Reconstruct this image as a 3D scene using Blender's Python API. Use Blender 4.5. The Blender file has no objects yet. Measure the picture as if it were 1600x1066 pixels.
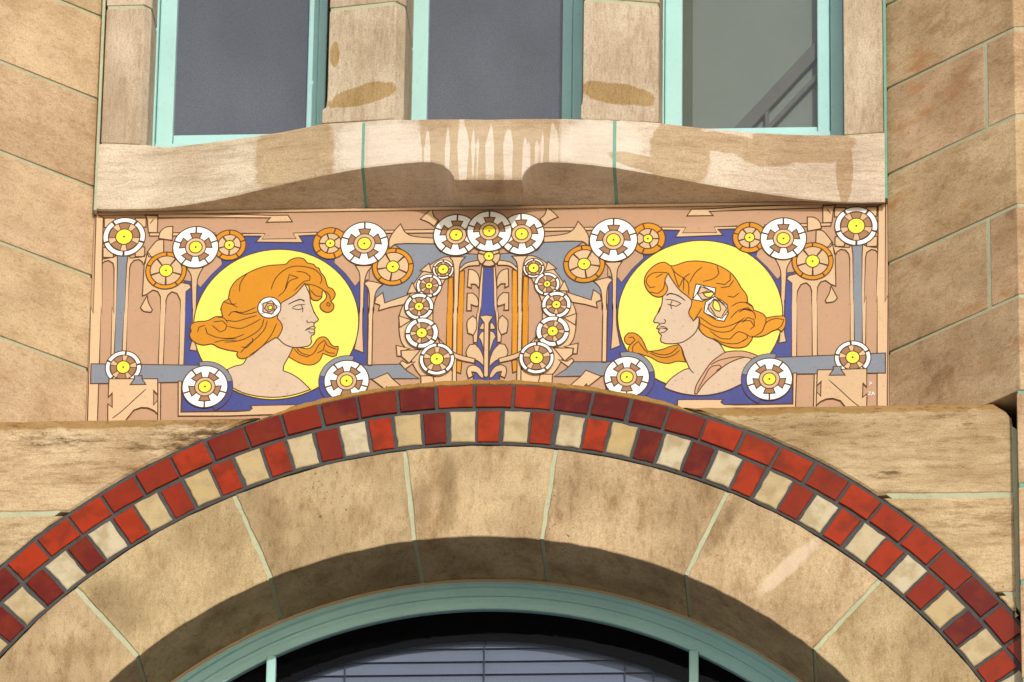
import bpy, bmesh, math, random
from mathutils import Vector, Matrix
from mathutils.geometry import tessellate_polygon
random.seed(7)
scene = bpy.context.scene
COL = scene.collection
ZO = 11.0                      # height of the panel's foot above the pavement

# ------------------------------------------------------------------ camera
FPX = 11000.0                  # focal length in photo pixels (1600 wide)
PITCH, YAW, ROLL = math.radians(25), 0.0686, 0.0153
CAM = Vector((1.5017, -20.6828, -9.4162 + ZO))
F = Vector((-math.sin(YAW)*math.cos(PITCH), math.cos(YAW)*math.cos(PITCH), math.sin(PITCH)))
R0 = Vector((math.cos(YAW), math.sin(YAW), 0)); U0 = R0.cross(F)
RR = math.cos(ROLL)*R0 + math.sin(ROLL)*U0
UU = -math.sin(ROLL)*R0 + math.cos(ROLL)*U0
cd = bpy.data.cameras.new('camera'); cam = bpy.data.objects.new('camera', cd); COL.objects.link(cam)
cd.sensor_width = 36; cd.sensor_fit = 'HORIZONTAL'; cd.lens = FPX/1600*36
cd.clip_start = 0.5; cd.clip_end = 5000
M = Matrix((( RR.x, UU.x, -F.x, CAM.x), (RR.y, UU.y, -F.y, CAM.y), (RR.z, UU.z, -F.z, CAM.z), (0, 0, 0, 1)))
cam.matrix_world = M
scene.camera = cam

# ------------------------------------------------------------------ sky, sun, exposure
SUN_EL, SUN_AZ = math.radians(21.0), math.radians(15.5)
w = bpy.data.worlds.new('World'); scene.world = w; w.use_nodes = True
nt = w.node_tree; nt.nodes.clear()
sky = nt.nodes.new('ShaderNodeTexSky'); sky.sky_type = 'NISHITA'; sky.sun_disc = False
sky.sun_elevation = SUN_EL; sky.sun_rotation = math.pi - SUN_AZ
bg = nt.nodes.new('ShaderNodeBackground'); bg.inputs[1].default_value = 0.15
wo = nt.nodes.new('ShaderNodeOutputWorld')
nt.links.new(sky.outputs[0], bg.inputs[0]); nt.links.new(bg.outputs[0], wo.inputs[0])
sd = bpy.data.lights.new('sun', 'SUN'); sd.energy = 2.0; sd.angle = math.radians(0.5); sd.color = (1.0, 0.98, 0.94)
sun = bpy.data.objects.new('sun', sd); COL.objects.link(sun)
sdir = Vector((math.sin(SUN_AZ)*math.cos(SUN_EL), -math.cos(SUN_AZ)*math.cos(SUN_EL), math.sin(SUN_EL)))
sun.rotation_euler = sdir.to_track_quat('Z', 'Y').to_euler(); sun.location = (0, 0, 60)
vs = scene.view_settings; vs.view_transform = 'Standard'; vs.look = 'None'; vs.exposure = 0.22; vs.gamma = 1
vs.use_curve_mapping = False
cy = scene.cycles; cy.max_bounces = 6; cy.diffuse_bounces = 3; cy.glossy_bounces = 2; cy.transparent_max_bounces = 6; cy.caustics_reflective = False; cy.caustics_refractive = False

# ------------------------------------------------------------------ geometry helpers
def pix(px, py, y):
    """point of the vertical plane Y=y seen at this place of the photograph -> (x, z) above the panel's foot"""
    d = F*FPX + RR*(px-800) + UU*(533-py)
    q = CAM + d*((y-CAM.y)/d.y)
    return (q.x, q.z-ZO)
def lin(c):
    return tuple((v/255/12.92 if v/255 <= .04045 else ((v/255+.055)/1.055)**2.4) for v in c)
def link(name, me, mats=(), parent=None, label=None, cat=None, group=None, kind=None):
    o = bpy.data.objects.new(name, me); COL.objects.link(o)
    if me is not None:
        for m in mats: me.materials.append(m)
    if parent is not None: o.parent = parent
    if label: o['label'] = label
    if cat and not kind: o['kind'] = 'thing'
    if cat: o['category'] = cat
    if group: o['group'] = group
    if kind: o['kind'] = kind
    return o
def bm_obj(name, bm, mats, parent=None, smooth=False, **kw):
    bmesh.ops.recalc_face_normals(bm, faces=bm.faces)
    me = bpy.data.meshes.new(name); bm.to_mesh(me); bm.free()
    if smooth:
        for p in me.polygons: p.use_smooth = True
    return link(name, me, mats, parent, **kw)
def area(p): return .5*sum(p[i-1][0]*p[i][1]-p[i][0]*p[i-1][1] for i in range(len(p)))
def clean(p, eps=1e-4):
    q = []
    for a in p:
        if not q or math.hypot(a[0]-q[-1][0], a[1]-q[-1][1]) > eps: q.append(a)
    if len(q) > 2 and math.hypot(q[0][0]-q[-1][0], q[0][1]-q[-1][1]) < eps: q.pop()
    return q
def offset_poly(p, d, lim=2.2):
    """miter offset, d > 0 outwards for a counter-clockwise polygon"""
    n = len(p); out = []
    for i in range(n):
        a, b, c = p[i-1], p[i], p[(i+1) % n]
        e1 = Vector((b[0]-a[0], b[1]-a[1])).normalized(); e2 = Vector((c[0]-b[0], c[1]-b[1])).normalized()
        n1 = Vector((e1.y, -e1.x)); n2 = Vector((e2.y, -e2.x)); m = n1+n2
        if m.length < 1e-3: m = n1
        m.normalize(); k = min(lim, 1/max(.2, m.dot(n1)))
        out.append((b[0]+m.x*d*k, b[1]+m.y*d*k))
    return out
def catmull(pts, closed=True, steps=5, corner=48):
    n = len(pts); P = [Vector(p) for p in pts]; out = []
    def is_corner(i):
        if not closed and i in (0, n-1): return True
        a = P[i]-P[i-1]; b = P[(i+1) % n]-P[i]
        if a.length < 1e-9 or b.length < 1e-9: return True
        return math.degrees(a.angle(b)) > corner
    for i in range(n if closed else n-1):
        p1, p2 = P[i], P[(i+1) % n]
        t1 = Vector((0, 0)) if is_corner(i) else (p2-P[i-1])
        j = (i+1) % n
        t2 = Vector((0, 0)) if is_corner(j) else (P[(j+1) % n]-p1)
        L = (p2-p1).length
        if t1.length > 0: t1 = t1.normalized()*L
        else: t1 = (p2-p1)
        if t2.length > 0: t2 = t2.normalized()*L
        else: t2 = (p2-p1)
        for s in range(steps):
            t = s/steps; h = t*t*(3-2*t)
            q = p1*(2*t**3-3*t**2+1)+t1*(t**3-2*t**2+t)+p2*(-2*t**3+3*t**2)+t2*(t**3-t**2)
            out.append((q.x, q.y))
    if not closed: out.append(tuple(P[-1]))
    return out
def resample(p, step, jit=0.0):
    out = []; n = len(p)
    for i in range(n):
        a, b = Vector(p[i]), Vector(p[(i+1) % n]); L = (b-a).length; k = max(1, int(L/step))
        nn = Vector(((b-a).y, -(b-a).x)).normalized() if L > 1e-6 else Vector((0, 0))
        for s in range(k):
            j = random.uniform(-1, .35)*jit
            q = a.lerp(b, s/k)+nn*j
            out.append((q.x, q.y))
    return out
def slab(name, poly, yf, depth, mats, parent=None, cham=.004, step=.03, jit=.0026, warp=None, **kw):
    """block with a worn-edged front at Y=yf: poly in (x, z)"""
    p = clean(poly)
    if area(p) < 0: p = p[::-1]
    p = clean(resample(p, step, jit))
    q = offset_poly(p, -cham)
    bm = bmesh.new(); n = len(p)
    f = [bm.verts.new((a, yf, b+ZO)) for a, b in q]
    s = [bm.verts.new((a, yf+cham*.9, b+ZO)) for a, b in p]
    k = [bm.verts.new((a, yf+depth, b+ZO)) for a, b in p]
    tri = tessellate_polygon([[Vector((a, b, 0)) for a, b in q]])
    for t in tri:
        try: bm.faces.new([f[i] for i in t])
        except ValueError: pass
    for i in range(n):
        j = (i+1) % n
        bm.faces.new((f[i], f[j], s[j], s[i])); bm.faces.new((s[i], s[j], k[j], k[i]))
    return bm_obj(name, bm, mats, parent, **kw)
def prism(name, plan, z0, z1, mats, parent=None, bev=.003, **kw):
    """plan polygon (x, y) raised from z0 to z1, arrises eased"""
    bm = bmesh.new()
    lo = [bm.verts.new((x, y, z0+ZO)) for x, y in plan]; hi = [bm.verts.new((x, y, z1+ZO)) for x, y in plan]
    bm.faces.new(lo); bm.faces.new(hi); n = len(plan)
    for i in range(n): bm.faces.new((lo[i], lo[(i+1) % n], hi[(i+1) % n], hi[i]))
    bmesh.ops.recalc_face_normals(bm, faces=bm.faces)
    if bev: bmesh.ops.bevel(bm, geom=list(bm.edges), offset=bev, segments=2, profile=.5, affect='EDGES')
    return bm_obj(name, bm, mats, parent, **kw)
def box(name, x0, x1, y0, y1, z0, z1, mats, parent=None, bev=.003, **kw):
    return prism(name, [(x0, y0), (x1, y0), (x1, y1), (x0, y1)], z0, z1, mats, parent, bev, **kw)

# ------------------------------------------------------------------ material helpers
class G:
    def __init__(s, name):
        s.m = bpy.data.materials.new(name); s.m.use_nodes = True; s.t = s.m.node_tree; s.t.nodes.clear()
        s.out = s.t.nodes.new('ShaderNodeOutputMaterial'); s.b = s.t.nodes.new('ShaderNodeBsdfPrincipled')
        s.t.links.new(s.b.outputs[0], s.out.inputs[0])
    def set(s, sock, v):
        if isinstance(v, bpy.types.NodeSocket): s.t.links.new(v, sock)
        elif isinstance(v, tuple) and len(v) == 3 and sock.type == 'RGBA': sock.default_value = (*v, 1)
        else: sock.default_value = v
    def op(s, o, a, b=0.0, c=None, clamp=False):
        n = s.t.nodes.new('ShaderNodeMath'); n.operation = o; n.use_clamp = clamp
        s.set(n.inputs[0], a); s.set(n.inputs[1], b)
        if c is not None: s.set(n.inputs[2], c)
        return n.outputs[0]
    def mix(s, f, a, b, mode='MIX'):
        n = s.t.nodes.new('ShaderNodeMix'); n.data_type = 'RGBA'; n.blend_type = mode; n.clamp_factor = True
        s.set(n.inputs[0], f); s.set(n.inputs[6], a); s.set(n.inputs[7], b); return n.outputs[2]
    def noise(s, v, scale, detail=4, rough=.55):
        n = s.t.nodes.new('ShaderNodeTexNoise'); s.set(n.inputs['Vector'], v)
        n.inputs['Scale'].default_value = scale; n.inputs['Detail'].default_value = detail; n.inputs['Roughness'].default_value = rough
        return n.outputs[0]
    def ramp(s, v, a, b, lo=0., hi=1.):
        n = s.t.nodes.new('ShaderNodeMapRange'); n.interpolation_type = 'SMOOTHSTEP'
        s.set(n.inputs[0], v)
        for i, x in enumerate((a, b, lo, hi)): n.inputs[1+i].default_value = x
        return n.outputs[0]
    def pos(s): return s.t.nodes.new('ShaderNodeNewGeometry').outputs['Position']
    def nor(s): return s.t.nodes.new('ShaderNodeNewGeometry').outputs['Normal']
    def rnd(s): return s.t.nodes.new('ShaderNodeObjectInfo').outputs['Random']
    def vm(s, o, a, b):
        n = s.t.nodes.new('ShaderNodeVectorMath'); n.operation = o; s.set(n.inputs[0], a); s.set(n.inputs[1], b); return n.outputs[0]
    def sep(s, v):
        n = s.t.nodes.new('ShaderNodeSeparateXYZ'); s.set(n.inputs[0], v); return n.outputs
    def comb(s, x, y, z):
        n = s.t.nodes.new('ShaderNodeCombineXYZ')
        for i, v in enumerate((x, y, z)): s.set(n.inputs[i], v)
        return n.outputs[0]
    def bump(s, h, strength, dist):
        n = s.t.nodes.new('ShaderNodeBump'); n.inputs['Strength'].default_value = strength; n.inputs['Distance'].default_value = dist
        s.set(n.inputs['Height'], h); s.set(s.b.inputs['Normal'], n.outputs[0])
    def hsv(s, col, h=.5, sat=1., v=1.):
        n = s.t.nodes.new('ShaderNodeHueSaturation')
        s.set(n.inputs['Hue'], h); s.set(n.inputs['Saturation'], sat); s.set(n.inputs['Value'], v); s.set(n.inputs['Color'], col)
        return n.outputs[0]
    def blob(s, p, cx, cz, rx, rz, soft=.25, wob=.35, ang=0.0, seed=0.0):
        """0..1 mask of a ragged patch centred at world (cx, cz)"""
        X = s.op('SUBTRACT', p[0], cx); Z = s.op('SUBTRACT', p[2], cz+ZO)
        if ang:
            c, n_ = math.cos(ang), math.sin(ang)
            X, Z = s.op('ADD', s.op('MULTIPLY', X, c), s.op('MULTIPLY', Z, n_)), s.op('SUBTRACT', s.op('MULTIPLY', Z, c), s.op('MULTIPLY', X, n_))
        X = s.op('DIVIDE', X, rx); Z = s.op('DIVIDE', Z, rz)
        d = s.op('SQRT', s.op('ADD', s.op('MULTIPLY', X, X), s.op('MULTIPLY', Z, Z)))
        if not hasattr(s, '_bn'): s._bn = s.noise(s.comb(p[0], 0.0, p[2]), 13, 7, .62)
        n = s._bn
        d = s.op('ADD', d, s.op('MULTIPLY', s.op('SUBTRACT', n, .5), wob*2))
        return s.ramp(d, 1-soft/2, 1+soft/2, 1., 0.)

def stone(name, a, b, vein=(1, 1, 1), grain=1.0, dark=(.35, .27, .19), pits=.5, var=.10, bstr=.35, rough=.85, veinamt=.5, blotch=.5, extra=None):
    g = G(name); P = g.pos(); r = g.rnd()
    off = g.comb(g.op('MULTIPLY', r, 31.7), g.op('MULTIPLY', r, 17.3), g.op('MULTIPLY', r, 53.1))
    Q = g.vm('ADD', P, off); V = g.vm('MULTIPLY', Q, vein)
    n1 = g.noise(Q, 3.2, 3, .6); n2 = g.noise(V, 7, 6, .7); n3 = g.noise(Q, 210, 2, .6); n4 = g.noise(V, 38, 4, .7)
    col = g.mix(g.ramp(n1, .3, .7), a, tuple(x*.88 for x in b))
    big = g.noise(V, 2.3, 4, .6)
    col = g.mix(g.op('MULTIPLY', g.ramp(big, .48, .70), .5), col, g.mix(1., col, (.68, .60, .50), 'MULTIPLY'))
    col = g.mix(g.op('MULTIPLY', g.ramp(n2, .46, .72), veinamt), col, g.mix(1., col, dark, 'MULTIPLY'))
    col = g.mix(g.op('MULTIPLY', g.ramp(n2, .42, .25), .35*blotch), col, tuple(min(1, x*1.35+.03) for x in a))
    col = g.mix(g.op('MULTIPLY', g.ramp(n4, .48, .70), .52), col, g.mix(1., col, (.6, .5, .4), 'MULTIPLY'))
    k = g.op('MULTIPLY_ADD', n3, .9*grain, 1-.45*grain)
    col = g.mix(1., col, g.comb(k, k, k), 'MULTIPLY')
    pm = g.op('MULTIPLY', g.op('MULTIPLY', g.ramp(g.noise(Q, 85, 2, .5), .66, .74), g.ramp(g.noise(Q, 4.3, 3, .6), .5, .66)), pits)
    col = g.mix(pm, col, (.10, .075, .05))
    col = g.hsv(col, g.op('MULTIPLY_ADD', r, .012, .494), .97, g.op('MULTIPLY_ADD', g.op('FRACT', g.op('MULTIPLY', r, 7.31)), 2*var, 1-var))
    if extra: col = extra(g, col, g.sep(P), P)
    g.set(g.b.inputs['Base Color'], col); g.b.inputs['Roughness'].default_value = rough
    g.b.inputs['Specular IOR Level'].default_value = .08
    h = g.op('ADD', g.op('ADD', g.op('MULTIPLY', n3, .35), g.op('MULTIPLY', n4, .8)), g.op('MULTIPLY', pm, -1.5))
    g.bump(h, bstr, .006)
    return g.m
def paint(name, col, rough=.5, var=.08, spec=.4, bstr=.1, mott=9., dirt=.25, rndv=0.0, fine=.10):
    g = G(name); P = g.pos(); c = lin(col) if max(col) > 1 else col
    n1 = g.noise(P, mott, 5, .6); n2 = g.noise(P, 75, 4, .65); n3 = g.noise(P, 330, 2, .5)
    var = var*1.7; dirt = min(1, dirt*1.9)
    k = g.op('ADD', g.op('MULTIPLY_ADD', n1, 2*var, 1-var), g.op('MULTIPLY', g.op('SUBTRACT', n3, .5), fine*2))
    if rndv: k = g.op('MULTIPLY', k, g.op('MULTIPLY_ADD', g.rnd(), 2*rndv, 1-rndv))
    cc = g.mix(1., c, g.comb(k, k, k), 'MULTIPLY')
    cc = g.mix(g.op('MULTIPLY', g.ramp(n2, .56, .75), dirt), cc, g.mix(1., cc, (.55, .42, .30), 'MULTIPLY'))
    g.set(g.b.inputs['Base Color'], cc); g.b.inputs['Roughness'].default_value = rough
    g.b.inputs['Specular IOR Level'].default_value = spec*.35
    g.bump(g.op('ADD', n2, g.op('MULTIPLY', n1, 2.)), bstr, .004)
    return g.m

# ---- stains on particular stones (world-placed, ragged)
S = 1/475.
def stain_lintel(g, col, p, P):
    wet = None
    def add(m):
        nonlocal wet
        wet = m if wet is None else g.op('MAXIMUM', wet, m)
    for (px, py, rx, ry, an, sd_) in ((462, 240, 66, 78, .1, 0), (1062, 240, 46, 70, -.1, 9),
                                      (1010, 262, 60, 12, -.2, 2), (1130, 218, 70, 16, -.1, 7), (1255, 214, 82, 26, 0, 4), (1319, 245, 13, 58, 0, 6), (1200, 230, 50, 20, 0, 1)):
        x, z = pix(px, py, -.12); add(g.blob(p, x, z, rx*S, ry*S*1.1, .14, .34, an, sd_))
    # drips under the middle window
    x0, zt = pix(655, 190, -.2); x1, _ = pix(875, 190, -.2); _, zl = pix(765, 282, -.2)
    inx = g.op('MULTIPLY', g.ramp(p[0], x0-.01, x0+.01), g.ramp(p[0], x1-.01, x1+.01, 1., 0.))
    dep = g.op('DIVIDE', g.op('SUBTRACT', zt+ZO, p[2]), zt-zl)
    nx = g.noise(g.comb(p[0], 0., g.op('MULTIPLY', p[2], .04)), 34, 1, .4)
    run = g.op('SUBTRACT', nx, g.op('MULTIPLY_ADD', g.op('MINIMUM', dep, .45), .42, .30))
    add(g.op('MULTIPLY', inx, g.ramp(run, -.015, .015)))
    for (px, py, rx, ry) in ((590, 225, 66, 44), (940, 225, 66, 44), (765, 240, 120, 44)):
        x, z = pix(px, py, -.19); col = g.mix(g.op('MULTIPLY', g.blob(p, x, z, rx*S, ry*S, .5, .5), .5), col, lin((232, 217, 198)))
    face = g.ramp(g.sep(g.nor())[1], -.90, -.80, 1., .12)          # the damp sits on the weathered face, not on the sheltered underside
    col = g.mix(g.op('MULTIPLY', g.op('MULTIPLY', wet, face), .8), col, g.mix(1., col, lin((216, 200, 172)), 'MULTIPLY'))
    return col
def stain_mullion(g, col, p, P):
    for (px, py, rx, ry, an) in ((566, 141, 58, 16, .17), (967, 139, 58, 17, -.12), (521, 72, 7, 20, 0)):
        x, z = pix(px, py, -.2); m = g.blob(p, x, z, rx*S, ry*S*1.1, .16, .6, an, px)
        col = g.mix(g.op('MULTIPLY', m, .85), col, g.mix(1., col, lin((212, 192, 142)), 'MULTIPLY'))
    return col
def stain_spandrel(g, col, p, P):
    n = g.noise(P, 14, 4, .6)
    zt = g.op('MULTIPLY_ADD', p[0], (.158-.140)/2.9, ZO-.150)
    d = g.op('SUBTRACT', zt, p[2])
    m = g.ramp(g.op('ADD', d, g.op('MULTIPLY', g.op('SUBTRACT', n, .5), .035)), .026, .034, 1., 0.)
    col = g.mix(g.op('MULTIPLY', m, .75), col, lin((152, 114, 60)))
    n2 = g.noise(g.vm('MULTIPLY', P, (2.2, 1, 8)), 6, 6, .75)
    lich = g.op('MULTIPLY', g.ramp(n2, .52, .66), g.ramp(d, .33, .02))
    col = g.mix(g.op('MULTIPLY', lich, .8), col, g.mix(1., col, (.42, .36, .26), 'MULTIPLY'))
    for (px, py, rx, ry, an) in ((285, 683, 75, 20, .25), (345, 672, 60, 12, .3), (1385, 741, 34, 6, .02), (1275, 664, 14, 5, 0), (1480, 648, 32, 5, .1), (90, 690, 60, 9, 0)):
        x, z = pix(px, py, -.33); mm = g.op('MULTIPLY', g.blob(p, x, z, rx*S, ry*S*1.1, .9, .8, an, px), g.ramp(n2, .40, .62))
        col = g.mix(g.op('MULTIPLY', mm, .85), col, lin((92, 68, 38)))
    return col
def stain_vouss(g, col, p, P):
    x, z = pix(1232, 885, -.33)
    m = g.blob(p, x, z, 12*S, 62*S, .6, .5, -.78, 3)
    col = g.mix(g.op('MULTIPLY', m, .6), col, lin((222, 196, 168)))
    for (px, py, rx, ry, an) in ((1150, 790, 10, 28, -.5), (655, 790, 18, 40, 0), (180, 940, 30, 45, .6), (1120, 830, 14, 40, -.5), (700, 770, 14, 60, 0)):
        x, z = pix(px, py, -.33); mm = g.blob(p, x, z, rx*S, ry*S*1.1, .9, .7, an, px)
        col = g.mix(g.op('MULTIPLY', mm, .4), col, lin((105, 82, 50)))
    return col
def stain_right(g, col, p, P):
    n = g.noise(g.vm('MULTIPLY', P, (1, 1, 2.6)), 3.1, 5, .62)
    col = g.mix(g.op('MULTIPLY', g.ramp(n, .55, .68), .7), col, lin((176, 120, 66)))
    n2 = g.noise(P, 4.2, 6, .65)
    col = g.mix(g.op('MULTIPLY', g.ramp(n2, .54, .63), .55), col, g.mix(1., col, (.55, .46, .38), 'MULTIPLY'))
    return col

MAT = dict(
    vouss=stone('voussoir_stone', lin((197, 170, 128)), lin((176, 148, 108)), vein=(1.9, 1, .8), dark=(.56, .46, .34), pits=.9, veinamt=.7, blotch=.9, extra=stain_vouss),
    span=stone('spandrel_stone', lin((201, 175, 134)), lin((182, 153, 110)), vein=(.8, 1, 5), dark=(.5, .41, .3), pits=.9, veinamt=.8, blotch=.9, extra=stain_spandrel),
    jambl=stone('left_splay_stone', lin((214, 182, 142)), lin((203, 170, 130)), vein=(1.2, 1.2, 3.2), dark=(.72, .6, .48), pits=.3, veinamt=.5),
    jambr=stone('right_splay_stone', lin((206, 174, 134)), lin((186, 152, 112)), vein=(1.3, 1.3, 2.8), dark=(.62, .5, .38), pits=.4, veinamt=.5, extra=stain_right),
    lintel=stone('lintel_stone', lin((216, 197, 172)), lin((203, 180, 152)), vein=(.9, 1, 7), dark=(.55, .48, .42), pits=.4, var=.03, veinamt=.5, extra=stain_lintel),
    mull=stone('mullion_stone', lin((203, 183, 156)), lin((190, 167, 138)), vein=(4, 1, .8), dark=(.6, .5, .42), pits=.35, var=.04, veinamt=.5, extra=stain_mullion),
    mortar=paint('green_mortar', (178, 178, 146), .9, .12, .2, .5, 14, .3),
    aqua=paint('aqua_mortar', (120, 162, 142), .9, .12, .2, .5, 14, .3),
    dmortar=paint('grey_brick_mortar', (80, 78, 76), .9, .2, .2, .6, 14, .4),
    moss=paint('mossy_mortar', (158, 118, 62), .95, .25, .1, .6, 20, .6),
    teal=paint('teal_paint', (170, 210, 204), .38, .07, .4, .12, 5, .12),
    line=paint('brown_grout', (92, 66, 44), .8, .1, .2, .1),
    tan=paint('salmon_tile', (188, 148, 116), .5, .06, .35, .12, 6, .22, .05),
    beige=paint('beige_tile', (209, 174, 134), .5, .05, .35, .12, 7, .18, .05),
    brown=paint('brown_tile', (158, 117, 84), .5, .05, .35, .1, 7, .2, .04),
    skin=paint('flesh_tile', (204, 177, 150), .5, .09, .35, .12, 11, .3),
    white=paint('white_tile', (243, 239, 231), .35, .03, .5, .08, 7, .06, .03),
    yellow=paint('yellow_tile', (240, 217, 94), .45, .09, .4, .12, 8, .13),
    hub=paint('yellow_hub', (246, 220, 62), .35, .08, .5, .1, 40, .25),
    orange=paint('orange_tile', (206, 134, 18), .42, .09, .4, .12, 6, .14, .05),
    grey=paint('slate_tile', (128, 132, 140), .45, .08, .4, .12, 8, .18, .03),
    blue=paint('blue_tile', (68, 72, 132), .42, .14, .4, .15, 9, .15, .04),
    drape=paint('drape_tile', (196, 152, 118), .5, .06, .35, .1),
    olive=paint('olive_cloth', (140, 142, 112), .9),
    cord=paint('blind_cord', (70, 74, 84), .8),
    slat=paint('blind_slat', (124, 129, 142), .55, .06, .3, .05, 6, .1),
    rail=paint('rail_wood', (156, 147, 137), .55),
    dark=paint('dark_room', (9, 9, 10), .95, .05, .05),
    curtain=paint('room_plaster', (190, 190, 176), .9, .08, .1, .1, 3, .1),
    ground=paint('pavement', (186, 180, 168), .9, .15, .2, .3, 1.5, .3),
)
def brickmat(name, cols, rough, coat, cream=False):
    g = G(name); P = g.pos(); r = g.rnd()
    n = g.noise(g.vm('ADD', P, g.comb(g.op('MULTIPLY', r, 40.), 0., g.op('MULTIPLY', r, 13.))), 16, 4, .6)
    n2 = g.noise(P, 120, 4, .65)
    rr = g.op('FRACT', g.op('MULTIPLY', r, 13.7))
    c = g.mix(g.ramp(rr, .15, 1.1), lin(cols[0]), lin(cols[1]))
    c = g.mix(g.op('MULTIPLY', g.ramp(n, .42, .68), .8), c, lin(cols[2]))
    c = g.mix(g.op('MULTIPLY', g.ramp(g.noise(P, 9, 3, .6), .5, .7), .45), c, g.mix(1., c, (.55, .5, .45) if not cream else (.75, .68, .55), 'MULTIPLY'))
    c = g.mix(g.op('MULTIPLY', g.ramp(n2, .60, .72), .5 if cream else .22), c, lin((120, 92, 55) if cream else (60, 20, 14)))
    g.set(g.b.inputs['Base Color'], c)
    g.set(g.b.inputs['Roughness'], g.op('MULTIPLY_ADD', n2, .25 if cream else .04, rough))
    g.b.inputs['Specular IOR Level'].default_value = .1 if cream else .16
    
    g.bump(g.op('ADD', n, g.op('MULTIPLY', n2, .4 if cream else .1)), .10 if not cream else .5, .005)
    return g.m
MAT['red'] = brickmat('red_glazed_brick', ((158, 47, 8), (88, 20, 14), (118, 40, 10)), .10, 0)
MAT['cream'] = brickmat('cream_brick', ((196, 180, 148), (184, 156, 106), (166, 144, 106)), .6, .1, True)
def glassmat(name, fac_ior, gloss_rough, tint=(1, 1, 1)):
    g = G(name); t = g.t; t.nodes.remove(g.b)
    fr = t.nodes.new('ShaderNodeFresnel'); fr.inputs[0].default_value = fac_ior
    tr = t.nodes.new('ShaderNodeBsdfTransparent'); tr.inputs[0].default_value = (*tint, 1)
    gl = t.nodes.new('ShaderNodeBsdfGlossy'); gl.inputs[1].default_value = gloss_rough
    mx = t.nodes.new('ShaderNodeMixShader')
    t.links.new(fr.outputs[0], mx.inputs[0]); t.links.new(tr.outputs[0], mx.inputs[1]); t.links.new(gl.outputs[0], mx.inputs[2])
    t.links.new(mx.outputs[0], g.out.inputs[0]); return g.m
MAT['clear'] = glassmat('clear_glass', 1.2, .03, (.8, .84, .9))
MAT['clear2'] = glassmat('dusty_glass', 1.45, .08, (.75, .78, .78))
def frostmat():
    g = G('frosted_glass'); P = g.pos(); n = g.noise(P, 260, 3, .7); n2 = g.noise(P, 2.5, 3, .5)
    c = g.mix(n, lin((40, 43, 49)), lin((100, 104, 112)))
    v = g.ramp(g.noise(g.vm('MULTIPLY', P, (1.6, 1, .9)), 2.1, 2, .5), .3, .7, .85, 1.18)
    c = g.mix(1., c, g.comb(v, v, v), 'MULTIPLY')
    g.set(g.b.inputs['Base Color'], c); g.b.inputs['Roughness'].default_value = .09; g.b.inputs['IOR'].default_value = 1.6
    g.bump(n, .15, .002); return g.m
MAT['frost'] = frostmat()

# ------------------------------------------------------------------ ground
bm = bmesh.new(); bmesh.ops.create_grid(bm, x_segments=1, y_segments=1, size=2000)
bm_obj('ground', bm, [MAT['ground']], kind='structure')

# ------------------------------------------------------------------ the arch and the wall round it (front plane Y = YW)
YW = -.33; AC = (0.0, -2.195); RO, RI, RV = 2.143, 1.929, 1.611
def arc(R, a0, a1, n=40):
    """angles measured from the vertical, positive to the right"""
    return [(AC[0]+R*math.sin(a0+(a1-a0)*i/n), AC[1]+R*math.cos(a0+(a1-a0)*i/n)) for i in range(n+1)]
def ang(px, py): x, z = pix(px, py, YW); return math.atan2(x-AC[0], z-AC[1])
def wedge(name, r0, r1, a0, a1, yf, yb, mats, parent, gap, cham=.003, n=None, jit=.0028, step=.03):
    n = n or max(2, int((a1-a0)*r1/.05))
    g0, g1 = gap/2/r0, gap/2/r1
    poly = arc(r1, a0+g1, a1-g1, n)+arc(r0, a1-g0, a0+g0, n)
    return slab(name, poly, yf, yb-yf, mats, parent, cham, step, jit)
arch = link('brick_trimmed_arch', None, label='round sandstone arch edged with red and cream glazed bricks over the lower window', cat='arch')
# beds of mortar
H = math.pi/2
slab('mortar', arc(RI-.003, -H, H, 90)+arc(RV+.005, H, -H, 90), YW+.0035, .36, [MAT['mortar']], arch, .001, .5, 0)
slab('brick_mortar', arc(RO+.0065, -H, H, 110)+arc(RI, H, -H, 110), YW+.001, .34, [MAT['dmortar']], arch, .002, .03, .0025)
slab('mortar_cap', [((RO+.015*min(1, (1-abs(k)/60)*5+.05))*math.sin(.34*k/60), AC[1]+(RO+.015*min(1, (1-abs(k)/60)*5+.05))*math.cos(.34*k/60)) for k in range(-60, 61)]+arc(RO-.004, .34, -.34, 60), YW-.001, .32, [MAT['moss']], arch, .003, .025, .003)
ja = [ang(115, 915), ang(365, 772), ang(632, 704), ang(869, 698), ang(1137, 767), ang(1377, 904)]
st = (ja[-1]-ja[0])/5
ja = [-H] + [ja[0]-st*k for k in (2, 1) if ja[0]-st*k > -H+.1] + ja + [ja[-1]+st*k for k in (1, 2) if ja[-1]+st*k < H-.1] + [H]
for a0, a1 in zip(ja[:-1], ja[1:]):
    wedge('voussoir', RV, RI-.002, a0, a1, YW-random.uniform(0, .0015), .06, [MAT['vouss']], arch, .0125)
# outer course: red stretchers
po = .0265*2; RM = 2.054
RS = RM+.003
pitch = (ang(858, 640)-ang(739, 640))/2
a = ang(742.5, 620)
k0 = -int((a+H)/pitch)
for k in range(k0, k0+int(math.pi/pitch)):
    a0 = a+(k)*pitch
    if a0 < -H or a0+pitch > H: continue
    wedge('brick', RS+.003, RO-.006+random.uniform(-.003, .001), a0+random.uniform(-.0015, .0015), a0+pitch+random.uniform(-.0015, .0015), YW-.004-random.uniform(0, .004), -.2, [MAT['red']], arch, .0112, .0016, 3, .0017, .02)
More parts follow.
